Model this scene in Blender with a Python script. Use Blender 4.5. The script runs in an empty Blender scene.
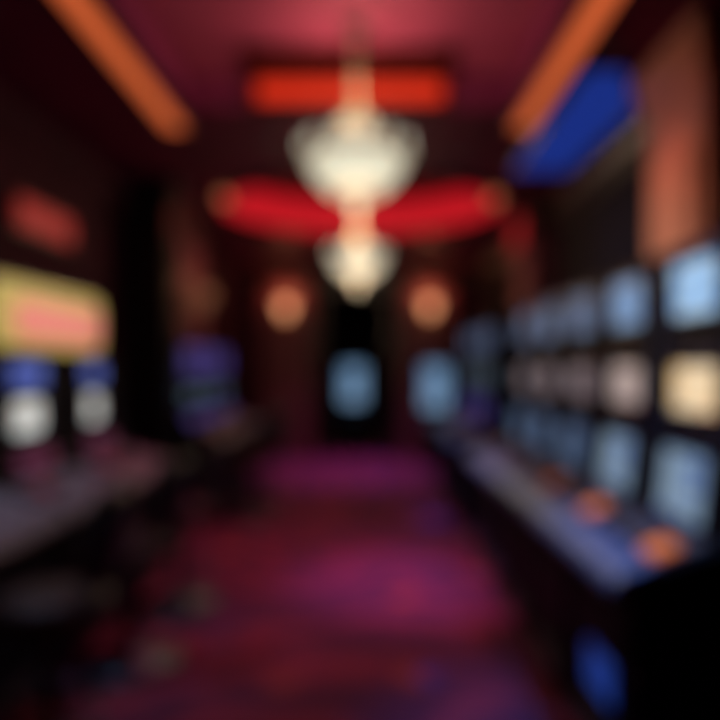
import bpy, bmesh, math, random
from mathutils import Vector, Matrix
random.seed(7)
PI = math.pi
S = bpy.context.scene
COL = S.collection

# ------------------------------------------------------------------ camera
cam_d = bpy.data.cameras.new('camera'); cam = bpy.data.objects.new('camera', cam_d); COL.objects.link(cam)
cam.location = (0, 0, 1.4); cam.rotation_euler = (PI/2, 0, 0)
cam_d.lens = 35; cam_d.sensor_width = 36; cam_d.shift_x = -0.0111; cam_d.shift_y = 0.0111
cam_d.clip_start = 0.05; cam_d.clip_end = 100
cam_d.dof.use_dof = True; cam_d.dof.focus_distance = 0.30; cam_d.dof.aperture_fstop = 2.05
S.camera = cam

# ------------------------------------------------------------------ world, exposure
w = bpy.data.worlds.new('world'); S.world = w; w.use_nodes = True
w.node_tree.nodes['Background'].inputs[0].default_value = (0.10, 0.03, 0.06, 1)
w.node_tree.nodes['Background'].inputs[1].default_value = 0.02
S.view_settings.view_transform = 'Standard'; S.view_settings.look = 'None'
S.view_settings.exposure = 0; S.view_settings.gamma = 1; S.view_settings.use_curve_mapping = False

def light(name, kind, loc, energy, color, rot=(0, 0, 0), **kw):
    d = bpy.data.lights.new(name, kind); d.energy = energy; d.color = color
    for k, v in kw.items(): setattr(d, k, v)
    o = bpy.data.objects.new(name, d); COL.objects.link(o); o.location = loc; o.rotation_euler = rot
    return o
# spots added to colour floor, decks and pier; added fixtures come further down
# x, y, power, colour, cone, tilt away from the camera
DOWN = [(0.26, 4.60, 175, (0.75, 0.32, 0.95), 0.66, 0), (-0.65, 4.85, 70, (1.0, 0.12, 0.36), 1.35, 0),
        (-0.75, 9.6, 110, (0.75, 0.22, 0.80), 1.35, 0), (0.55, 9.6, 120, (0.60, 0.25, 0.95), 1.35, 0),
        (-1.75, 3.1, 48, (0.45, 0.60, 1.0), 1.2, 0), (0.70, 5.35, 160, (0.15, 0.20, 1.0), 0.30, 0.42),
        (0.88, 2.45, 200, (0.15, 0.40, 1.0), 0.75, 0), (1.22, 3.52, 26, (1.0, 0.42, 0.28), 1.5, 0)]
for i, (x, y, e, c, cone, tilt) in enumerate(DOWN):
    light('downlight_lamp', 'SPOT', (x, y, 2.97), e, c, (tilt, 0, 0), spot_size=cone, spot_blend=0.9, shadow_soft_size=0.05)

# ------------------------------------------------------------------ materials
MATS = {}
def mat(name, col, rough=0.5, metal=0.0, emit=None, strength=0.0, noise=0.12, scale=12.0, coat=0.0, trans=0.0):
    if name in MATS: return MATS[name]
    m = bpy.data.materials.new(name); m.use_nodes = True; nt = m.node_tree
    b = nt.nodes['Principled BSDF']
    b.inputs['Roughness'].default_value = rough; b.inputs['Metallic'].default_value = metal
    b.inputs['Coat Weight'].default_value = coat; b.inputs['Transmission Weight'].default_value = trans
    tc = nt.nodes.new('ShaderNodeTexCoord'); n = nt.nodes.new('ShaderNodeTexNoise')
    n.inputs['Scale'].default_value = scale; n.inputs['Detail'].default_value = 4
    nt.links.new(tc.outputs['Object'], n.inputs['Vector'])
    r = nt.nodes.new('ShaderNodeValToRGB')
    r.color_ramp.elements[0].position = 0.3; r.color_ramp.elements[1].position = 0.7
    r.color_ramp.elements[0].color = tuple(c*(1-noise) for c in col) + (1,)
    r.color_ramp.elements[1].color = tuple(min(1, c*(1+noise)) for c in col) + (1,)
    nt.links.new(n.outputs['Fac'], r.inputs['Fac']); nt.links.new(r.outputs['Color'], b.inputs['Base Color'])
    if rough >= 0.6: b.inputs['Specular IOR Level'].default_value = 0.12
    if emit:
        b.inputs['Emission Color'].default_value = tuple(emit) + (1,); b.inputs['Emission Strength'].default_value = strength
    MATS[name] = m; return m

def screen_mat(name, colors, strength, scale=9.0):
    """a lit display: rows of round coloured symbols on a bright ground"""
    m = bpy.data.materials.new(name); m.use_nodes = True; nt = m.node_tree; L = nt.links
    b = nt.nodes['Principled BSDF']; b.inputs['Roughness'].default_value = 0.55
    b.inputs['Base Color'].default_value = (0.01, 0.01, 0.015, 1)
    tc = nt.nodes.new('ShaderNodeTexCoord'); v = nt.nodes.new('ShaderNodeTexVoronoi'); v.voronoi_dimensions = '2D'
    v.inputs['Scale'].default_value = scale; v.inputs['Randomness'].default_value = 0.12
    sp = nt.nodes.new('ShaderNodeSeparateXYZ'); cb = nt.nodes.new('ShaderNodeCombineXYZ')
    L.new(tc.outputs['Object'], sp.inputs[0]); L.new(sp.outputs[0], cb.inputs[0]); L.new(sp.outputs[2], cb.inputs[1])
    L.new(cb.outputs[0], v.inputs['Vector'])
    sep = nt.nodes.new('ShaderNodeSeparateColor'); L.new(v.outputs['Color'], sep.inputs[0])
    r = nt.nodes.new('ShaderNodeValToRGB'); r.color_ramp.interpolation = 'CONSTANT'
    els = r.color_ramp.elements; sy = colors[1:]
    while len(els) < len(sy): els.new(0.5)
    for i, c in enumerate(sy):
        els[i].position = i/len(sy); els[i].color = tuple(c) + (1,)
    L.new(sep.outputs[0], r.inputs['Fac'])
    k = nt.nodes.new('ShaderNodeValToRGB'); k.color_ramp.elements[0].position = .34; k.color_ramp.elements[1].position = .40
    L.new(v.outputs['Distance'], k.inputs['Fac'])
    mx = nt.nodes.new('ShaderNodeMix'); mx.data_type = 'RGBA'
    L.new(k.outputs['Color'], mx.inputs[0]); L.new(r.outputs['Color'], mx.inputs[6]); mx.inputs[7].default_value = tuple(colors[0]) + (1,)
    L.new(mx.outputs[2], b.inputs['Emission Color']); b.inputs['Emission Strength'].default_value = strength
    MATS[name] = m; return m

def srgb(r, g, b):
    f = lambda c: (c/255/12.92) if c <= 10 else ((c/255+0.055)/1.055)**2.4
    return (f(r), f(g), f(b))

BLACK = mat('black_lacquer', (0.004, 0.003, 0.005), 0.35)
CAB = mat('machine_cabinet', (0.004, 0.004, 0.008), 0.65)
CHROME = mat('chrome', (0.55, 0.57, 0.62), 0.22, 1.0, noise=0.04)
STEEL = mat('brushed_steel', (0.15, 0.25, 0.46), 0.42, 0.6, noise=0.06, scale=40)  # base colour carries the blue light reflected in the armrests
DSTEEL = mat('dark_steel', (0.10, 0.10, 0.13), 0.4, 0.8)
BRASS = mat('aged_brass', (0.60, 0.36, 0.14), 0.35, 1.0)
LEATHER = mat('dark_brown_leather', (0.05, 0.020, 0.012), 0.5, noise=0.3, scale=25)
BLEATHER = mat('black_leather', (0.006, 0.004, 0.005), 0.5, noise=0.3, scale=25)
MAROON = mat('maroon_wall_fabric', (0.050, 0.007, 0.019), 0.8, noise=0.35, scale=5)
DARKWALL = mat('dark_plum_wall', (0.008, 0.003, 0.007), 0.75, noise=0.3, scale=4)
PILASTER = mat('mahogany_panel', (0.16, 0.028, 0.045), 0.5, noise=0.2, scale=6)
GILT = mat('gilded_wood', (0.60, 0.23, 0.17), 0.45, 0.2, noise=0.2, scale=14)
TRAY = mat('rose_ceiling_paint', (0.46, 0.070, 0.15), 0.6, noise=0.15, scale=2)
CEIL = mat('dark_plum_ceiling_paint', (0.12, 0.006, 0.036), 0.7, noise=0.25, scale=2)
RISER = mat('oxblood_riser_paint', (0.10, 0.010, 0.012), 0.6)
TSIDE = mat('purple_rose_paint', (0.28, 0.035, 0.13), 0.6, noise=.1, scale=2)
WOOD = mat('dark_mahogany', (0.030, 0.008, 0.008), 0.35)
E_ORANGE = mat('amber_light_cover', (0.3, 0.1, 0.04), 0.5, emit=srgb(205, 92, 48), strength=1.0)
E_RED = mat('red_light_cover', (0.3, 0.02, 0.01), 0.5, emit=srgb(206, 42, 20), strength=1.0)
E_CRIM = mat('crimson_light_cover', (0.25, 0.01, 0.02), 0.5, emit=srgb(172, 16, 28), strength=1.0)
E_BLUE = mat('blue_light_cover', (0.01, 0.02, 0.10), 0.5, emit=srgb(20, 44, 126), strength=1.0, noise=0.3)  # emission imitates a ceiling washed by blue light
E_LAMP = mat('frosted_lamp_glass', (0.3, 0.28, 0.24), 0.4, emit=(0.90, 0.88, 0.68), strength=0.84)
E_SCONCE = mat('amber_sconce_glass', (0.6, 0.3, 0.15), 0.4, emit=(1.0, 0.42, 0.19), strength=1.5)
CRYSTAL = mat('lit_crystal', (0.55, 0.55, 0.48), 0.15, coat=0.6, emit=(1.0, 0.94, 0.72), strength=0.46, noise=0.03)  # emission stands in for lamplight caught by the crystals
E_DRED = mat('dull_red_light_cover', (0.2, 0.01, 0.02), 0.5, emit=srgb(150, 10, 22), strength=.8)
E_RING = mat('amber_globe_glass', (0.4, 0.15, 0.08), 0.4, emit=(1.0, 0.28, 0.12), strength=0.5)
DIM = mat('dim_lamp_glass', (0.03, 0.02, 0.02), 0.4)
E_AMB = mat('faint_amber_glass', (0.3, 0.12, 0.06), 0.4, emit=(1.0, 0.42, 0.22), strength=0.10)

# carpet: scrolling motifs in crimson and violet on a dark plum ground
def carpet():
    m = bpy.data.materials.new('patterned_carpet'); m.use_nodes = True; nt = m.node_tree; L = nt.links
    b = nt.nodes['Principled BSDF']; b.inputs['Roughness'].default_value = 0.95
    N = nt.nodes.new
    tc = N('ShaderNodeTexCoord')
    nz = N('ShaderNodeTexNoise'); nz.inputs['Scale'].default_value = 1.3; nz.inputs['Detail'].default_value = 2
    L.new(tc.outputs['Object'], nz.inputs['Vector'])
    mx = N('ShaderNodeMix'); mx.data_type = 'VECTOR'; mx.inputs[0].default_value = 0.35
    L.new(tc.outputs['Object'], mx.inputs[4]); L.new(nz.outputs['Color'], mx.inputs[5])
    wv = N('ShaderNodeTexWave'); wv.wave_type = 'RINGS'; wv.inputs['Scale'].default_value = 0.9
    wv.inputs['Distortion'].default_value = 16; wv.inputs['Detail'].default_value = 1.5; wv.inputs['Detail Scale'].default_value = 1.6
    L.new(mx.outputs[1], wv.inputs['Vector'])
    r1 = N('ShaderNodeValToRGB'); e = r1.color_ramp.elements
    e[0].position = 0.35; e[0].color = (0.13, 0.018, 0.075, 1)
    e[1].position = 0.75; e[1].color = (0.30, 0.030, 0.085, 1)
    L.new(wv.outputs['Fac'], r1.inputs['Fac'])
    vo = N('ShaderNodeTexVoronoi'); vo.inputs['Scale'].default_value = 1.7; vo.inputs['Randomness'].default_value = 0.5
    L.new(tc.outputs['Object'], vo.inputs['Vector'])
    r2 = N('ShaderNodeValToRGB'); e = r2.color_ramp.elements
    e[0].position = 0.10; e[0].color = (1, 1, 1, 1); e[1].position = 0.24; e[1].color = (0, 0, 0, 1)
    L.new(vo.outputs['Distance'], r2.inputs['Fac'])
    mc = N('ShaderNodeMix'); mc.data_type = 'RGBA'
    L.new(r2.outputs['Color'], mc.inputs[0]); L.new(r1.outputs['Color'], mc.inputs[6])
    n2 = N('ShaderNodeTexNoise'); n2.inputs['Scale'].default_value = 0.9
    L.new(tc.outputs['Object'], n2.inputs['Vector'])
    r3 = N('ShaderNodeValToRGB'); e = r3.color_ramp.elements; r3.color_ramp.interpolation = 'CONSTANT'
    e[0].color = (0.50, 0.06, 0.05, 1); e[1].position = 0.60; e[1].color = (0.12, 0.07, 0.42, 1)
    L.new(n2.outputs['Fac'], r3.inputs['Fac']); L.new(r3.outputs['Color'], mc.inputs[7])
    L.new(mc.outputs[2], b.inputs['Base Color'])
    n3 = N('ShaderNodeTexNoise'); n3.inputs['Scale'].default_value = 300
    L.new(tc.outputs['Object'], n3.inputs['Vector'])
    bp = N('ShaderNodeBump'); bp.inputs['Strength'].default_value = 0.3; bp.inputs['Distance'].default_value = 0.004
    L.new(n3.outputs['Fac'], bp.inputs['Height']); L.new(bp.outputs['Normal'], b.inputs['Normal'])
    return m
CARPET = carpet()

# ------------------------------------------------------------------ mesh helpers
class MB:
    def __init__(s): s.bm = bmesh.new()
    def _merge(s, t, M=None):
        if M is not None: t.transform(M)
        me = bpy.data.meshes.new('tmp'); t.to_mesh(me); t.free(); s.bm.from_mesh(me); bpy.data.meshes.remove(me)
    def box(s, x0, x1, y0, y1, z0, z1, bev=0.0, M=None):
        t = bmesh.new(); bmesh.ops.create_cube(t, size=1)
        for v in t.verts: v.co = Vector(((x0+x1)/2+v.co.x*(x1-x0), (y0+y1)/2+v.co.y*(y1-y0), (z0+z1)/2+v.co.z*(z1-z0)))
        if bev: bmesh.ops.bevel(t, geom=t.edges[:], offset=min(bev, 0.45*min(x1-x0, y1-y0, z1-z0)), segments=3, affect='EDGES', profile=0.6)
        s._merge(t, M); return s
    def prism(s, prof, x0, x1, bev=0.0, M=None):
        """side profile [(y, z)...] swept along x"""
        t = bmesh.new(); a = [t.verts.new((x0, y, z)) for y, z in prof]; b = [t.verts.new((x1, y, z)) for y, z in prof]
        n = len(prof); t.faces.new(a); t.faces.new(b[::-1])
        for i in range(n): t.faces.new((a[i], b[i], b[(i+1) % n], a[(i+1) % n]))
        bmesh.ops.recalc_face_normals(t, faces=t.faces[:])
        if bev: bmesh.ops.bevel(t, geom=t.edges[:], offset=bev, segments=2, affect='EDGES')
        s._merge(t, M); return s
    def lathe(s, prof, n=32, M=None, c=(0, 0, 0)):
        t = bmesh.new(); rings = []
        for r, z in prof:
            if r < 1e-5: rings.append([t.verts.new((c[0], c[1], c[2]+z))])
            else: rings.append([t.verts.new((c[0]+r*math.cos(2*PI*k/n), c[1]+r*math.sin(2*PI*k/n), c[2]+z)) for k in range(n)])
        for a, b in zip(rings, rings[1:]):
            for k in range(n):
                p = [a[k % len(a)], a[(k+1) % len(a)], b[(k+1) % len(b)], b[k % len(b)]]
                q = []
                for v in p:
                    if v not in q: q.append(v)
                if len(q) > 2: t.faces.new(q)
        bmesh.ops.recalc_face_normals(t, faces=t.faces[:])
        s._merge(t, M); return s
    def tube(s, pts, r, n=10, closed=False):
        t = bmesh.new(); P = [Vector(p) for p in pts]; R = []
        up = Vector((0, 0, 1)); m = len(P)
        for i, p in enumerate(P):
            d = (P[(i+1) % m]-P[i-1]) if closed else (P[min(i+1, m-1)]-P[max(i-1, 0)])
            d.normalize(); u = up if abs(d.dot(up)) < 0.95 else Vector((1, 0, 0))
            a = d.cross(u).normalized(); b = a.cross(d)
            rr = r[i] if isinstance(r, (list, tuple)) else r
            R.append([t.verts.new(p+a*rr*math.cos(2*PI*k/n)+b*rr*math.sin(2*PI*k/n)) for k in range(n)])
        for i in range(m if closed else m-1):
            A, B = R[i], R[(i+1) % m]
            for k in range(n): t.faces.new((A[k], A[(k+1) % n], B[(k+1) % n], B[k]))
        if not closed: t.faces.new(R[0][::-1]); t.faces.new(R[-1])
        bmesh.ops.recalc_face_normals(t, faces=t.faces[:])
        s._merge(t); return s
    def build(s, name, m, parent=None, smooth=False, loc=None):
        me = bpy.data.meshes.new(name); s.bm.to_mesh(me); s.bm.free()
        me.materials.append(m)
        if smooth:
            for p in me.polygons: p.use_smooth = True
        o = bpy.data.objects.new(name, me); COL.objects.link(o)
        if parent: o.parent = parent
        if loc: o.location = loc
        return o

def struct(o): o['kind'] = 'structure'; return o
def tag(o, label, cat, group=None):
    o['label'] = label; o['category'] = cat
    if group: o['group'] = group
    return o
def empty(name, loc, rz, label, cat, group=None):
    o = bpy.data.objects.new(name, None); COL.objects.link(o); o.empty_display_size = 0.1
    o.location = loc; o.rotation_euler = (0, 0, rz); return tag(o, label, cat, group)
def copy_tree(o, parent=None):
    c = o.copy(); COL.objects.link(c); c.parent = parent
    for ch in list(KIDS.get(o.name, [x for x in bpy.data.objects if x.parent == o])): copy_tree(ch, c)
    return c
KIDS = {}

# ------------------------------------------------------------------ the setting
XL, XR, YB, ZC = -2.10, 1.75, 11.0, 3.0       # side walls, back wall, lower ceiling
Y0 = -1.6
TX0, TX1, TY0, TY1, TZ = -1.13, 0.89, 0.4, 4.3, 3.20   # rectangular ceiling tray
RC, RR, RZ = (-0.08, 7.15), 1.42, 3.46                  # round ceiling recess
struct(MB().box(XL-.1, XR+.1, Y0-.1, 15.0, -0.1, 0.0).build('floor', CARPET))
struct(MB().box(XL-.1, XL, Y0-.1, 15.0, 0, 3.6).build('wall_left', MAROON))
struct(MB().box(XR, XR+.1, Y0-.1, 15.0, 0, 3.6).build('wall_right', DARKWALL))
struct(MB().box(XL, XR, Y0-.1, Y0, 0, 3.6).build('wall_front', MAROON))
struct(MB().box(XL, XR, 14.9, 15.0, 0, 3.6).build('wall_far', DARKWALL))
DX0, DX1, DZ = -0.70, 0.30, 2.58                        # opening in the back wall
mb = MB(); mb.box(XL, DX0, YB, YB+.25, 0, 3.6); mb.box(DX1, XR, YB, YB+.25, 0, 3.6); mb.box(DX0, DX1, YB, YB+.25, DZ, 3.6)
struct(mb.build('wall_back', MAROON))

# ceiling with the rectangular tray and the round recess
mb = MB(); t = mb.bm
def quad(a, b, c, d): t.faces.new([t.verts.new(p) for p in (a, b, c, d)])
def rect(x0, x1, y0, y1, z): quad((x0, y0, z), (x0, y1, z), (x1, y1, z), (x1, y0, z))
rect(XL, TX0, Y0, TY1, ZC); rect(TX1, XR, Y0, TY1, ZC); rect(TX0, TX1, Y0, TY0, ZC)
hs = 1.65; sy0, sy1 = RC[1]-hs, RC[1]+hs; sx0, sx1 = RC[0]-hs, RC[0]+hs
rect(XL, XR, TY1, sy0, ZC); rect(XL, XR, sy1, YB, ZC); rect(XL, sx0, sy0, sy1, ZC); rect(sx1, XR, sy0, sy1, ZC)
n = 72
for k in range(n):
    def cp(j):
        a = 2*PI*j/n + PI/4; return (RC[0]+RR*math.cos(a), RC[1]+RR*math.sin(a), ZC)
    def sp(j):
        a = 2*PI*j/n + PI/4; q = hs/max(abs(math.cos(a)), abs(math.sin(a))); return (RC[0]+q*math.cos(a), RC[1]+q*math.sin(a), ZC)
    quad(cp(k), cp(k+1), sp(k+1), sp(k))
rect(XL, XR, YB+.25, 14.9, ZC)
ceil = struct(mb.build('ceiling', CEIL))
mb = MB(); mb.box(TX0-.02, TX1+.02, TY0-.02, TY1+.02, TZ, TZ+.05)
struct(mb.build('ceiling_tray', TRAY))
mb = MB()
mb.box(TX0-.03, TX0, TY0, TY1, ZC, TZ); mb.box(TX1, TX1+.03, TY0, TY1, ZC, TZ)
mb.box(TX0, TX1, TY0-.03, TY0, ZC, TZ); mb.box(TX0, TX1, TY1, TY1+.03, ZC, TZ)
struct(mb.build('trim_1', TSIDE))
mb = MB(); mb.lathe([(RR+.06, RZ), (RR+.06, RZ+.04), (0.001, RZ+.04)], 72, c=(RC[0], RC[1], 0)); mb.lathe([(RR+.06, RZ), (0, RZ)], 72, c=(RC[0], RC[1], 0))
struct(mb.build('ceiling_dome', RISER))
# crown mouldings along walls
CP = [(0, 0), (0.02, 0), (0.05, 0.05), (0.10, 0.09), (0.12, 0.14), (0.12, 0.16), (0, 0.16)]
def crown(x, sgn, y0, y1, z, name, m):
    mb = MB(); prof = [(x+sgn*a, z+b) for a, b in CP]
    t = mb.bm; A = [t.verts.new((p, y0, q)) for p, q in prof]; B = [t.verts.new((p, y1, q)) for p, q in prof]
    for i in range(len(prof)): t.faces.new((A[i], A[(i+1) % len(A)], B[(i+1) % len(A)], B[i]))
    t.faces.new(A); t.faces.new(B[::-1]); bmesh.ops.recalc_face_normals(t, faces=t.faces[:])
    return struct(mb.build(name, m))
crown(XL, 1, Y0, YB, 2.72, 'trim_2', MAROON)
crown(XR, -1, Y0, YB, 2.72, 'trim_3', WOOD)
mb = MB(); mb.box(XL, XR, YB-.05, YB, 2.74, 2.86, .01); mb.box(XL, XR, YB-.08, YB, 2.86, 2.92, .01)
struct(mb.build('trim_4', WOOD))
struct(MB().box(XL, XL+.02, Y0, YB, 0, .14).build('baseboard_left', BLACK))
struct(MB().box(XR-.02, XR, Y0, YB, 0, .14).build('baseboard_right', BLACK))
mb = MB(); mb.box(XL, DX0-.13, YB-.02, YB, 0, .14); mb.box(DX1+.13, XR, YB-.02, YB, 0, .14)
struct(mb.build('baseboard_back', BLACK))
# door surround
mb = MB()
for x0, x1 in ((DX0-.12, DX0), (DX1, DX1+.12)): mb.box(x0, x1, YB-.06, YB+.27, 0, DZ, .01)
mb.box(DX0-.18, DX1+.18, YB-.08, YB+.27, DZ, DZ+.14, .015)
struct(mb.build('trim_5', BLACK))

# pilasters (wall piers with base, raised panel and capital)
def pier(num, x0, x1, y0, y1, m, capm, face):
    mb = MB(); mb.box(x0, x1, y0, y1, 0, ZC-.28)
    e = .03
    mb.box(x0-e, x1+e, y0-e, y1+e, 0, .22, .01)
    if face == 'y':
        w_ = x1-x0; mb.box(x0+.16*w_, x1-.16*w_, y0-.02, y0, .4, 2.45, .008)
    elif face == 'x':
        mb.box(x0-.02, x0, y0+.09, y1-.09, .4, 2.45, .008)
    else:
        mb.box(x1, x1+.02, y0+.09, y1-.09, .4, 2.45, .008)
    o = struct(mb.build('trim_%d' % num, m))
    mb = MB()
    for k, (a, z0, z1) in enumerate(((.01, ZC-.30, ZC-.24), (.035, ZC-.24, ZC-.12), (.06, ZC-.12, ZC))):
        mb.box(x0-a, x1+a, y0-a, y1+a, z0, z1, .008)
    struct(mb.build('trim_%d' % (num+20), capm))
pier(6, -1.66, -0.88, YB-.14, YB, PILASTER, WOOD, 'y')
pier(7, 0.55, 1.30, YB-.14, YB, PILASTER, WOOD, 'y')
pier(8, XL, -1.68, 5.9, 6.3, BLACK, BLACK, 'x1')
pier(9, XL, -1.80, 6.7, 7.7, PILASTER, WOOD, 'x1')
pier(10, 1.52, XR, 3.16, 3.80, GILT, GILT, 'x')
pier(11, 1.52, XR, 6.5, 7.2, PILASTER, WOOD, 'x')

# ------------------------------------------------------------------ ceiling lights
def strip(x, label):
    e = empty('ceiling_strip_light', (x, 2.55, ZC), 0, label, 'ceiling light', 'amber ceiling strip lights')
    mb = MB(); L0, L1 = -2.0, 2.08
    mb.box(-.085, -.065, L0, L1, -.045, 0, .004); mb.box(.065, .085, L0, L1, -.045, 0, .004)
    mb.box(-.065, .065, L0, L0+.02, -.045, 0); mb.box(-.065, .065, L1-.02, L1, -.045, 0)
    mb.build('frame', WOOD, e)
    MB().box(-.065, .065, L0+.02, L1-.02, -.034, -.004, .006).build('diffuser', E_ORANGE, e)
strip(-1.25, 'long amber ceiling strip light above the left row of machines')
strip(1.00, 'long amber ceiling strip light beside the blue ceiling panel')

e = empty('ceiling_light_panel', (-.11, TY1, 3.0), 0, 'wide orange-red glowing panel across the ceiling recess behind the large chandelier', 'light panel')
mb = MB(); mb.box(-.60, .60, -.05, 0, .150, .172, .004); mb.box(-.60, .60, -.05, 0, 0, .02, .004); mb.box(-.60, -.57, -.05, 0, .02, .150); mb.box(.57, .60, -.05, 0, .02, .150)
mb.build('frame', RISER, e)
MB().box(-.62, .62, -.40, 0, .172, .198, .006).build('housing', RISER, e)
MB().box(-.57, .57, -.04, -.01, .02, .150, .008).build('diffuser', E_RED, e)

e = empty('ring_cove_light', (RC[0], RC[1], ZC), 0, 'round crimson cove light circling the small far chandelier', 'ceiling light')
H = RZ-ZC
MB().lathe([(RR+.02, 0.03), (RR+.05, 0.03), (RR+.05, H-.01), (RR+.02, H-.01), (RR+.02, .03)], 72).build('light_band', E_CRIM, e, True)
MB().lathe([(RR-.03, -.03), (RR+.08, -.03), (RR+.08, .0), (RR+.03, .03), (RR-.03, .03), (RR-.03, -.03)], 72).build('rim', WOOD, e, True)

e = empty('blue_ceiling_panel', (0, 0, ZC), 0, 'blue glowing ceiling panel over the right row of machines', 'light panel')  # added slab, outline follows the blue wash on the ceiling
def slab(P, z0, z1):
    mb = MB(); t = mb.bm; A = [t.verts.new((x, y, z0)) for x, y in P]; B = [t.verts.new((x, y, z1)) for x, y in P]
    t.faces.new(A); t.faces.new(B[::-1])
    for i in range(len(P)): t.faces.new((A[i], B[i], B[(i+1) % len(P)], A[(i+1) % len(P)]))
    bmesh.ops.recalc_face_normals(t, faces=t.faces[:]); return mb
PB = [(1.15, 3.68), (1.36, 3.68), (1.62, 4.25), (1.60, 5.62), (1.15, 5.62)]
slab(PB, -.03, -.004).build('diffuser', E_BLUE, e)  # glows in place of blue light falling on the ceiling
mb = MB()
for (xa, ya), (xb, yb) in zip(PB, PB[1:]+PB[:1]): mb.tube([(xa, ya, -.02), (xb, yb, -.02)], .016, 6)
mb.build('frame', WOOD, e)
light('blue_panel_lamp', 'AREA', (1.38, 4.8, 2.95), 5, (0.14, 0.36, 1.0), shape='RECTANGLE', size=.4, size_y=1.2, spread=1.3)  # added lamp, throws blue onto the armrests below
for sx, lb in ((-1, 'small amber lamp at the left side of the crimson ceiling ring'), (1, 'small amber lamp at the right side of the crimson ceiling ring')):
    e = empty('ring_lamp', (RC[0]+sx*1.22, 6.3, ZC), 0, lb, 'ceiling light', 'amber lamps of the ceiling ring')
    MB().lathe([(0, 0), (.05, 0), (.05, -.03), (0, -.03)], 20).build('lamp_cap', BRASS, e, True)
    MB().lathe([(0, -.03), (.03, -.03), (.05, -.05), (.055, -.08), (.035, -.11), (0, -.12)], 20).build('lamp_globe', E_RING, e, True)

DL = ['small round downlight right of centre between ceiling tray and red ring', 'small round downlight left of centre between ceiling tray and red ring',
      'small round downlight in front of the left back pilaster', 'small round downlight in front of the right back pilaster',
      'small round downlight over the left machines under the illuminated sign', 'small round downlight past the end of the blue ceiling panel', 'small round downlight over the nearest machines of the right-hand row', 'small round downlight between amber strip light and gilded pier']
for (x, y, _, c, _a, _b), lb in zip(DOWN, DL):
    e = empty('downlight', (x, y, ZC), 0, lb, 'downlight', 'round ceiling downlights')  # fixture added to house each added spot
    MB().lathe([(.045, 0), (.045, -.012), (.062, -.014), (.070, -.006), (.070, 0)], 24).build('trim_ring', DSTEEL, e, True)
    MB().lathe([(.045, -.004), (0, -.002)], 24).build('lens', DIM, e)

# ------------------------------------------------------------------ chandeliers
def chandelier(loc, drop, label, watts, sc=.86):
    """loc = centre of basket; drop = distance from centre up to ceiling"""
    e = empty('chandelier', loc, 0, label, 'chandelier'); e.scale = (sc, sc, sc); drop /= sc
    mb = MB(); mb.lathe([(0, drop), (.085, drop), (.085, drop-.012), (.06, drop-.03), (.02, drop-.05), (.012, drop-.06), (0, drop-.06)], 32)
    mb.build('ceiling_rose', WOOD, e, True)
    mb = MB(); prof = [(0, drop-.05)]; z = drop-.06
    while z > .30:
        prof += [(.012, z), (.024, z-.02), (.026, z-.04), (.012, z-.06)]; z -= .075
    prof += [(.02, .27), (.05, .24), (.03, .2), (.015, .1), (.02, -.1), (.0, -.12)]
    mb.lathe(prof, 20).build('stem', mat('cream_glass_stem', (0.50, 0.40, 0.30), 0.3, coat=.4), e, True)
    def ring(name, r, z, h):
        MB().lathe([(r-.006, z), (r+.006, z), (r+.010, z+h/2), (r+.006, z+h), (r-.006, z+h), (r-.006, z)], 40).build(name, BRASS, e, True)
    ring('crown_ring', .09, .27, .02); ring('upper_ring', .19, .13, .02); ring('main_ring', .30, .02, .03); ring('lower_ring', .12, -.20, .015)
    # glowing frosted core bowls
    MB().lathe([(.0, .22), (.11, .20), (.19, .11), (.17, .09), (0, .09)], 32).build('upper_lamp_bowl', E_LAMP, e, True)
    MB().lathe([(0, .06), (.24, .05), (.265, .0), (.235, -.06), (.15, -.12), (0, -.15)], 32).build('lower_lamp_bowl', E_LAMP, e, True)
    # strands of crystal beads
    def strand(p0, p1, sag, nb, r0, a):
        mb = MB(); c, s = math.cos(a), math.sin(a)
        for i in range(nb):
            u = (i+.5)/nb; rr = p0[0]+(p1[0]-p0[0])*u + sag*4*u*(1-u); z = p0[1]+(p1[1]-p0[1])*u
            mb.lathe([(0, r0), (r0*.8, r0*.4), (r0*.8, -r0*.4), (0, -r0)], 6, c=(rr*c, rr*s, z))
        return mb.build('crystal_strand', CRYSTAL, e)
    for k in range(24):
        a = 2*PI*k/24; strand((.30, .02), (.12, -.20), .035, 12, .012, a)
    for k in range(16):
        a = 2*PI*(k+.5)/16; strand((.09, .27), (.30, .05), -.05, 12, .010, a)
    for k in range(12):
        a = 2*PI*k/12; strand((.09, .27), (.19, .15), -.02, 6, .010, a)
    for k in range(12):     # candle arms round the main ring
        a = 2*PI*(k+.25)/12; c, s = math.cos(a), math.sin(a)
        arm = MB().tube([(.30*c, .30*s, .03), (.325*c, .325*s, .01), (.34*c, .34*s, .03), (.335*c, .335*s, .06)], .006, 6).build('candle_arm', BRASS, e, True)
        MB().lathe([(0, .06), (.016, .06), (.016, .085), (.010, .09), (.014, .10), (.012, .125), (0, .15)], 12, c=(.325*c, .325*s, 0)).build('candle_bulb', E_LAMP, e, True)
    MB().lathe([(0, -.19), (.03, -.20), (.05, -.24), (.03, -.28), (.012, -.30), (.018, -.33), (0, -.37)], 16).build('finial', CRYSTAL, e, True)
    for dz, r_, f in ((.34, .12, .55), (-.30, .15, .45)):
        light('chandelier_lamp', 'POINT', (loc[0], loc[1], loc[2]+dz), watts*f, (1.0, 0.72, 0.45), shadow_soft_size=r_*sc)
    return e
chandelier((-.06, 3.67, 2.475), TZ-2.475, 'large near crystal chandelier on a long stem over the aisle', 19)
chandelier((-.10, 7.15, 2.50), RZ-2.50, 'far crystal chandelier hanging inside the crimson ceiling ring', 50, .86)

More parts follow.
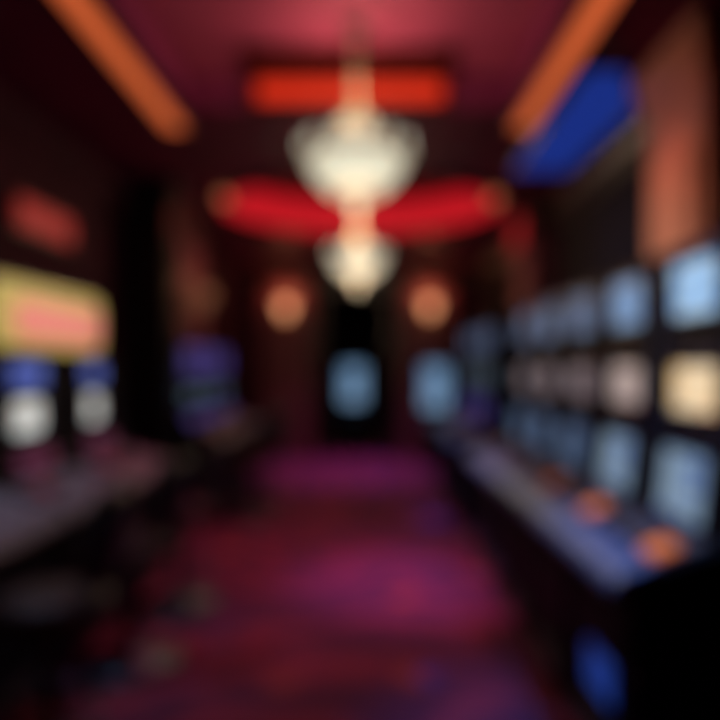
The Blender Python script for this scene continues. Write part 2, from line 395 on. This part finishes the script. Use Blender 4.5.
# ------------------------------------------------------------------ sconces and wall lights
def sconce(loc, rz, label, watts, glass=None):
    e = empty('wall_sconce', loc, rz, label, 'wall lamp', 'amber wall sconces'); e.scale = (.85, .85, .85)
    MB().box(-.06, .06, -.02, 0, -.14, .12, .01).build('backplate', BRASS, e)
    MB().tube([(0, -.02, -.08), (0, -.08, -.10), (0, -.11, -.06), (0, -.11, -.02)], .01, 8).build('arm', BRASS, e, True)
    MB().lathe([(0, -.03), (.06, -.02), (.10, .08), (.13, .22), (.122, .22), (.09, .08), (.05, 0), (0, -.01)], 28, c=(0, -.15, 0)).build('lamp_shade', glass or E_SCONCE, e, True)
    c = Matrix.Rotation(rz, 4, 'Z') @ Vector((0, -.15, .30))
    light('sconce_lamp', 'POINT', Vector(loc)+c, watts, (1.0, 0.40, 0.18), shadow_soft_size=.06)
    return e
sconce((-1.26, YB-.16, 2.22), 0, 'amber wall sconce on the back pilaster left of the doorway', 4)
sconce((0.95, YB-.16, 2.24), 0, 'amber wall sconce on the back pilaster right of the doorway', 4)
sconce((-1.78, 7.0, 2.0), PI/2, 'dim amber wall sconce on the left side wall pilaster', .8, E_AMB)

def wall_bar(loc, rz, w_, h, label):
    e = empty('wall_light_bar', loc, rz, label, 'wall lamp', 'red wall lights')
    MB().box(-w_/2, w_/2, -.04, 0, -h/2, h/2, .015).build('housing', BLACK, e)
    MB().box(-w_/2+.03, w_/2-.03, -.055, -.035, -h/2+.03, h/2-.03, .01).build('diffuser', E_DRED, e)
wall_bar((XL, 4.48, 2.33), PI/2, .80, .22, 'red glowing wall light above the illuminated sign on the left')
wall_bar((1.50, 6.85, 2.72), -PI/2, .50, .34, 'red glowing wall light high on the right pier')

# ------------------------------------------------------------------ slot machines
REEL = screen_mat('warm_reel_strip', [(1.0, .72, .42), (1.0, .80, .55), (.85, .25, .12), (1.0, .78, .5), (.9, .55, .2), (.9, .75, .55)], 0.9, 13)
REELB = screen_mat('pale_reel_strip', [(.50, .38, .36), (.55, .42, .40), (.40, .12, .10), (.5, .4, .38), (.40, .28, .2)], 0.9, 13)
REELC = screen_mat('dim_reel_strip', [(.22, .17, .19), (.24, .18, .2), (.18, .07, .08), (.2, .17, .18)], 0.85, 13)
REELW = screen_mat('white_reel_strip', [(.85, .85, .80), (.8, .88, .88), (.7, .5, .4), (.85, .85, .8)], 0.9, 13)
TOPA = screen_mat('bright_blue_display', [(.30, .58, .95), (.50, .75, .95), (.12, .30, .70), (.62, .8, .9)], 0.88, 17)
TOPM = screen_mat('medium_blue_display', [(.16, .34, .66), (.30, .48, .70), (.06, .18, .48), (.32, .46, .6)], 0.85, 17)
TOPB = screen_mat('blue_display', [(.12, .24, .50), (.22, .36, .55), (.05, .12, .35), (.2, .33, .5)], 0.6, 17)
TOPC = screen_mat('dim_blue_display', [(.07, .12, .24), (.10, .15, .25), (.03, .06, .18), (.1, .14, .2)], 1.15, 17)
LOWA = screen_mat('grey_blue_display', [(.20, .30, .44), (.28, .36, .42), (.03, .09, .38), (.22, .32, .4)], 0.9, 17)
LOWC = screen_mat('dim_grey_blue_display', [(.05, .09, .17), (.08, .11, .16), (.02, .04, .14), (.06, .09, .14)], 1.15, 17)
BLUEL = screen_mat('left_blue_display', [(.05, .09, .42), (.12, .16, .40), (.03, .05, .25)], 1.2, 17)
PURP = screen_mat('violet_display', [(.04, .03, .16), (.06, .04, .18), (.02, .015, .10)], 1.15, 17)
TEAL = screen_mat('teal_display', [(.05, .09, .12), (.07, .10, .12), (.03, .05, .09)], 1.15, 17)
BELLY = screen_mat('blue_belly_glass', [(.006, .03, .20), (.01, .04, .24), (.004, .015, .12)], 1.0, 9)
DARKGL = mat('dark_belly_glass', (.004, .006, .014), .6)
PORT = screen_mat('tall_blue_display', [(.10, .20, .34), (.16, .26, .36), (.05, .10, .22), (.2, .3, .42)], 1.3, 11)
B_OR = mat('orange_button', (.5, .12, .02), .3, emit=(1.0, .24, .06), strength=.55)
B_OR2 = mat('amber_button', (.4, .12, .04), .3, emit=(1.0, .25, .10), strength=.16)
B_RED = mat('red_button', (.4, .03, .03), .3, emit=(.8, .05, .05), strength=.03)
B_DIM = mat('unlit_button', (.12, .10, .10), .3)

def slot(width, T, name='slot_machine'):
    """upright slot machine: front at local y=0 facing -y, width along x, T = settings"""
    e = bpy.data.objects.new(name, None); COL.objects.link(e)
    W = width/2; top = T['top']; y1 = .36; dy = T.get('back', .72)
    prof = [(.05, 0), (.05, .10), (.02, .12), (.02, .66), (.00, .70), (.00, .745), (.03, .765), (.29, .86), (.32, T['z1'])]
    prof += [(y1, T['z1']+.01), (y1+.01, top-.06), (y1+.05, top), (dy, top), (dy, 0)]
    body = MB().prism(prof, -W, W, .006).build('cabinet', CAB, e)
    for sx in (-1, 1): MB().box(W-.012 if sx > 0 else -W, W if sx > 0 else -W+.012, y1-.015, y1+.02, T['z1']+.02, top-.03, .004).build('side_trim', DSTEEL, e)
    # padded steel armrest lip
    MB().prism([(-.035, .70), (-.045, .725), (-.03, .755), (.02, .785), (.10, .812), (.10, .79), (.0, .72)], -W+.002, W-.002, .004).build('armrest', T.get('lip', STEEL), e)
    # button deck
    sl = (.86-.765)/.26
    dk = MB().prism([(.11, .797), (.27, .855), (.27, .865), (.11, .809)], -W+.03, W-.03, .002).build('button_deck', T.get('deck', DSTEEL), e)
    M = Matrix.Translation((0, .15, .825)) @ Matrix.Rotation(math.atan(sl), 4, 'X')
    for i, (bx, m_) in enumerate(T['buttons']):
        big = i in T.get('big', ())
        hw, hh = (.054, .045) if big else (.026, .024)
        MB().box(bx-hw, bx+hw, -hh, hh, -.012, .014, .006, M).build('button', m_, dk)
    # lower display
    zl0, zl1 = .885, T['z1']-.02
    yy = lambda z: .29+(z-.86)*(.03/(T['z1']-.86))
    def leaning(a, b, inset, off, th):
        return [(yy(a)-off, a), (yy(b)-off, b), (yy(b)-off+th, b), (yy(a)-off+th, a)]
    MB().prism(leaning(zl0, zl1, 0, .008, .012), -T.get('loww', W-.05), T.get('loww', W-.05), .003).build('lower_display', T['low'], e)
    # reel window
    a, b = T['reel']; iw = T.get('reelw', W-.08)
    fr = MB(); fr.box(-iw-.025, iw+.025, y1-.02, y1+.01, b, b+.025, .004); fr.box(-iw-.025, iw+.025, y1-.02, y1+.01, a-.025, a, .004)
    fr.box(-iw-.025, -iw, y1-.02, y1+.01, a, b, .004); fr.box(iw, iw+.025, y1-.02, y1+.01, a, b, .004)
    f = fr.build('reel_frame', CHROME if T.get('bright') else DSTEEL, e)
    nre = T.get('nreel', 3); cw = 2*iw/nre
    for k in range(nre):
        x0 = -iw+k*cw+.004; x1 = x0+cw-.008
        R_ = (b-a)/2*1.15; zc = (a+b)/2; pr = []
        for q in range(9):
            th = -PI*.33+q*PI*.66/8; pr.append((y1+.07-R_*math.cos(th)*.45-.02, zc+R_*math.sin(th)))
        pr = [(min(p[0], y1+.03), min(max(p[1], a+.002), b-.002)) for p in pr]
        pr += [(y1+.035, b-.002), (y1+.035, a+.002)]
        MB().prism(pr, x0, x1).build('reel', T['reelm'], f)
    # upper display
    if 'upper' in T:
        a, b = T['upper']
        uw = T.get('upw', W-.06)
        MB().box(-uw, uw, y1-.010, y1+.012, a, b, .006).build('upper_display', T['upm'], e)
        fr = MB(); fr.box(-uw-.02, uw+.02, y1-.014, y1+.01, b, b+.02, .004); fr.box(-uw-.02, uw+.02, y1-.014, y1+.01, a-.02, a, .004)
        fr.box(-uw-.02, -uw, y1-.014, y1+.01, a, b); fr.box(uw, uw+.02, y1-.014, y1+.01, a, b)
        fr.build('display_frame', DSTEEL, e)
    # belly door, coin tray, lock, bill slot
    bd = MB().box(-W+.05, W-.05, .006, .03, .24, .60, .006).build('belly_door', DARKGL, e)
    if T.get('belly') is BELLY: MB().box(-.07, .17, -.004, .012, .30, .44, .03).build('blue_glass_window', BELLY, bd)
    MB().box(-W+.10, W-.10, -.03, .03, .13, .19, .01).build('coin_tray', DSTEEL, e)
    MB().lathe([(0, 0), (.012, 0), (.012, .012), (0, .014)], 12, M=Matrix.Translation((W-.028, .03, .45)) @ Matrix.Rotation(PI/2, 4, 'X')).build('door_lock', CHROME, e)
    MB().box(W-.115, W-.035, y1-.035, y1+.01, T['z1']+.0, T['z1']+.035, .006).build('bill_slot', DSTEEL, e)
    if T.get('candle'):
        MB().lathe([(0, top), (.03, top), (.03, top+.05), (.025, top+.06), (0, top+.062)], 16, c=(0, .55, 0)).build('signal_lamp', DIM, e, True)
    return e

def btns(W, m_main, rest, side):
    """big play button on one side, small ones along the deck"""
    out = [(side*(W-.12), m_main)]
    for k in range(4): out.append((side*(W-.24-k*.075), rest))
    return out

GR = 'upright slot machines in the right-hand row'
sharedR = dict(upw=.165, loww=.155, reelw=.17, top=1.86, z1=1.13, reel=(1.205, 1.44), upper=(1.585, 1.775), big=(0,), bright=True)
RX = .78
# +90deg/-90deg: local x of a right-hand machine runs along world -y .. so the play button (side=+1) sits on the near side
specR = [
    (2.42, REEL, TOPA, LOWA, B_OR, BELLY, 'nearest slot machine in the right-hand row, glowing cream reels and blue belly glass'),
    (3.06, REELB, TOPM, LOWA, B_OR, DARKGL, 'second slot machine from the camera in the right row, pale reels, orange button'),
    (3.70, REELC, TOPB, LOWC, B_OR2, DARKGL, 'third and middle slot machine of the five in the right-hand row'),
    (4.36, REELC, TOPB, LOWC, B_DIM, DARKGL, 'fourth slot machine from the camera in the right-hand row'),
    (5.02, REELC, TOPC, LOWC, B_DIM, DARKGL, 'fifth and last slot machine of the near right-hand row, before the dark gap')]
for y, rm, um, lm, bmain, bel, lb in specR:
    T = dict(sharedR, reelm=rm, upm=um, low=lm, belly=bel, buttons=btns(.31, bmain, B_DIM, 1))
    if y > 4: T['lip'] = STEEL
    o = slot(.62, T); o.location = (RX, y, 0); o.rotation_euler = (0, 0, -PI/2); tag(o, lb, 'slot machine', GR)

first = None
for y, lb in ((6.55, 'nearest slot machine of the far right row, behind the dark gap'), (7.20, 'middle slot machine of the three in the far right row'), (7.85, 'rearmost slot machine of the far right row')):
    if first is None:
        T = dict(sharedR, reelm=TEAL, upm=TOPC, low=PURP, belly=DARKGL, buttons=btns(.31, B_DIM, B_DIM, 1)); first = o = slot(.62, T)
    else: o = copy_tree(first)
    o.location = (RX, y, 0); o.rotation_euler = (0, 0, -PI/2); tag(o, lb, 'slot machine', 'slot machines in the far right row')

LX = -1.38
sharedL = dict(top=1.47, z1=1.0, reel=(1.03, 1.26), upper=(1.31, 1.425), upw=.2, loww=.2, big=(0,), bright=False, reelm=REELW, upm=BLUEL, low=screen_mat('dusky_red_display', [(.10, .015, .04), (.06, .01, .05), (.12, .02, .03)], 1, 12))
MAUVE = mat('mauve_metal', (.22, .20, .26), .45, .3)
for y, rw, lb in ((2.71, .15, 'slot machine at the left edge of the frame, mostly its deck showing'), (3.56, .15, 'slot machine under the left end of the illuminated sign, with white screen'), (4.41, .11, 'slot machine under the right end of the illuminated sign, by the black pier')):
    T = dict(sharedL, reelw=rw, upw=rw+.03, lip=MAUVE, deck=MAUVE, belly=DARKGL, buttons=btns(.37, B_RED, B_DIM, -1))
    o = slot(.80, T); o.location = (LX, y, 0); o.rotation_euler = (0, 0, PI/2); tag(o, lb, 'slot machine', 'slot machines under the sign')

first = None
for y, lb in ((6.70, 'nearest slot machine of the far left row, beyond the black pier'), (7.40, 'middle slot machine of the far left row, below the side wall sconce'), (8.10, 'rearmost slot machine of the far left row')):
    if first is None:
        T = dict(top=1.66, z1=.99, reel=(1.03, 1.24), upper=(1.34, 1.60), big=(0,), reelm=TEAL, upm=PURP, low=PURP, belly=DARKGL, lip=MAUVE, deck=MAUVE, buttons=btns(.33, B_RED, B_DIM, -1), back=.6)
        first = o = slot(.66, T)
    else: o = copy_tree(first)
    o.location = (LX+.04, y, 0); o.rotation_euler = (0, 0, PI/2); tag(o, lb, 'slot machine', 'slot machines in the far left row')

# end machines with one tall screen facing the aisle
def tall_machine(loc, rz, label, hw=.30):
    e = empty('video_slot_machine', loc, rz, label, 'slot machine')
    MB().prism([(.03, 0), (.03, .5), (0, .56), (0, .62), (.22, .68), (.26, 1.5), (.30, 1.56), (.6, 1.56), (.6, 0)], -hw-.05, hw+.05, .01).build('cabinet', CAB, e)
    MB().prism([(.208, .80), (.235, 1.44), (.255, 1.44), (.228, .80)], -hw, hw, .004).build('tall_display', PORT, e)
    MB().prism([(.02, .625), (.18, .67), (.18, .682), (.02, .637)], -hw, hw, .002).build('button_deck', DSTEEL, e)
    MB().box(-hw+.05, hw-.05, .008, .032, .12, .45, .005).build('belly_door', DARKGL, e)
    return e
tall_machine((.98, 9.95, 0), 0, 'slot machine with tall bluish screen before the right back pilaster', .17)
tall_machine((-.25, 11.75, 0), 0, 'slot machine with tall bluish screen glowing inside the dark doorway', .18)

# ------------------------------------------------------------------ illuminated sign on top of left machines
e = empty('illuminated_sign', (-1.70, 3.80, 1.475), PI/2, 'illuminated sign with yellow border and pink glowing centre above the left machines', 'sign')
def rounded(x0, x1, z0, z1, r, n=6):
    P = []
    for cx, cz, a0 in ((x1-r, z0+r, -PI/2), (x1-r, z1-r, 0), (x0+r, z1-r, PI/2), (x0+r, z0+r, PI)):
        for k in range(n+1):
            a = a0+PI/2*k/n; P.append((cx+r*math.cos(a), cz+r*math.sin(a)))
    return P
def plate(P, y0, y1, bev=0):
    mb = MB(); t = mb.bm; A = [t.verts.new((x, y0, z)) for x, z in P]; B = [t.verts.new((x, y1, z)) for x, z in P]
    t.faces.new(A); t.faces.new(B[::-1])
    for i in range(len(P)): t.faces.new((A[i], B[i], B[(i+1) % len(P)], A[(i+1) % len(P)]))
    bmesh.ops.recalc_face_normals(t, faces=t.faces[:]); return mb
E_YEL = mat('yellow_sign_face', (.4, .35, .1), .4, emit=srgb(176, 156, 84), strength=.9, noise=.1)
E_PINK = mat('pink_sign_face', (.5, .15, .15), .4, emit=srgb(240, 136, 124), strength=.78)
plate(rounded(-.70, .64, .0, .365, .10), 0, .12).build('sign_box', BLACK, e)
plate(rounded(-.67, .61, .02, .345, .09), -.015, 0).build('border_face', E_YEL, e)
plate(rounded(-.46, .55, .07, .26, .07), -.03, -.015).build('centre_face', E_PINK, e)
bulb = None
for k in range(22):
    x = -.61+k*1.17/21
    for z in (.042, .318):
        if bulb is None: bulb = o = MB().lathe([(0, .012), (.010, .008), (.012, 0)], 8, M=Matrix.Rotation(PI/2, 4, 'X')).build('bulb', E_YEL, e)
        else: o = bulb.copy(); COL.objects.link(o)
        o.location = (x, -.015, z)

# ------------------------------------------------------------------ stools
def make_stool():
    e = bpy.data.objects.new('casino_stool', None); COL.objects.link(e)
    MB().lathe([(0, 0), (.23, 0), (.235, .012), (.21, .028), (.06, .045), (.035, .07), (0, .07)], 36).build('base', DSTEEL, e, True)
    MB().lathe([(0, .05), (.028, .05), (.028, .46), (.05, .48), (.05, .50), (0, .50)], 20).build('post', DSTEEL, e, True)
    R = .17
    mb = MB(); mb.tube([(R*math.cos(2*PI*k/28), R*math.sin(2*PI*k/28), .20) for k in range(28)], .011, 8, True)
    for a in (0, 2*PI/3, 4*PI/3): mb.tube([(.02*math.cos(a), .02*math.sin(a), .20), (R*math.cos(a), R*math.sin(a), .20)], .008, 6)
    mb.build('footrest', DSTEEL, e, True)
    MB().lathe([(0, .50), (.17, .50), (.205, .52), (.215, .555), (.20, .59), (.14, .605), (0, .60)], 36).build('seat', LEATHER, e, True)
    # curved back, on local +y side
    mb = MB(); t = mb.bm; n = 14; z0, z1 = .64, .98; rows = []
    for j in range(9):
        v = j/8; z = z0+(z1-z0)*v; row_in, row_out = [], []
        for k in range(n+1):
            a = PI/2+(k/n-.5)*1.75*(1-.18*(2*v-1)**2)
            ri = .20+.03*v; ro = ri+.05*(1-.6*(2*v-1)**4)
            row_in.append(t.verts.new((ri*math.cos(a), ri*math.sin(a)+.02*v, z))); row_out.append(t.verts.new((ro*math.cos(a), ro*math.sin(a)+.02*v, z)))
        rows.append((row_in, row_out))
    for (a, b), (c, d) in zip(rows, rows[1:]):
        for k in range(n): t.faces.new((a[k], a[k+1], c[k+1], c[k])); t.faces.new((b[k], d[k], d[k+1], b[k+1]))
        t.faces.new((a[0], c[0], d[0], b[0])); t.faces.new((a[n], b[n], d[n], c[n]))
    for (a, b) in (rows[0], rows[-1]):
        for k in range(n): t.faces.new((a[k], b[k], b[k+1], a[k+1]))
    bmesh.ops.recalc_face_normals(t, faces=t.faces[:])
    mb.build('backrest', BLEATHER, e, True)
    for sx in (-.08, .08): MB().tube([(sx, .10, .515), (sx, .21, .53), (sx, .25, .60), (sx, .245, .75)], .010, 8).build('back_bracket', DSTEEL, e, True)
    return e
stool = make_stool()
ST = [(-1.13, 2.50, .10, 'black stool nearest the camera on the left, before the edge machine'),
      (-1.12, 3.32, -.10, 'black stool at the machine under the left end of the illuminated sign'),
      (-1.12, 4.15, .12, 'black stool at the machine by the black pier'),
      (-1.12, 6.60, -.05, 'black stool at the first machine of the far left row'),
      (-1.10, 7.38, .06, 'black stool at the middle machine of the far left row')]
for i, (x, y, a, lb) in enumerate(ST):
    o = stool if i == 0 else copy_tree(stool)
    o.location = (x, y, 0); o.rotation_euler = (0, 0, -PI/2+a); tag(o, lb, 'stool', 'stools along the left rows')
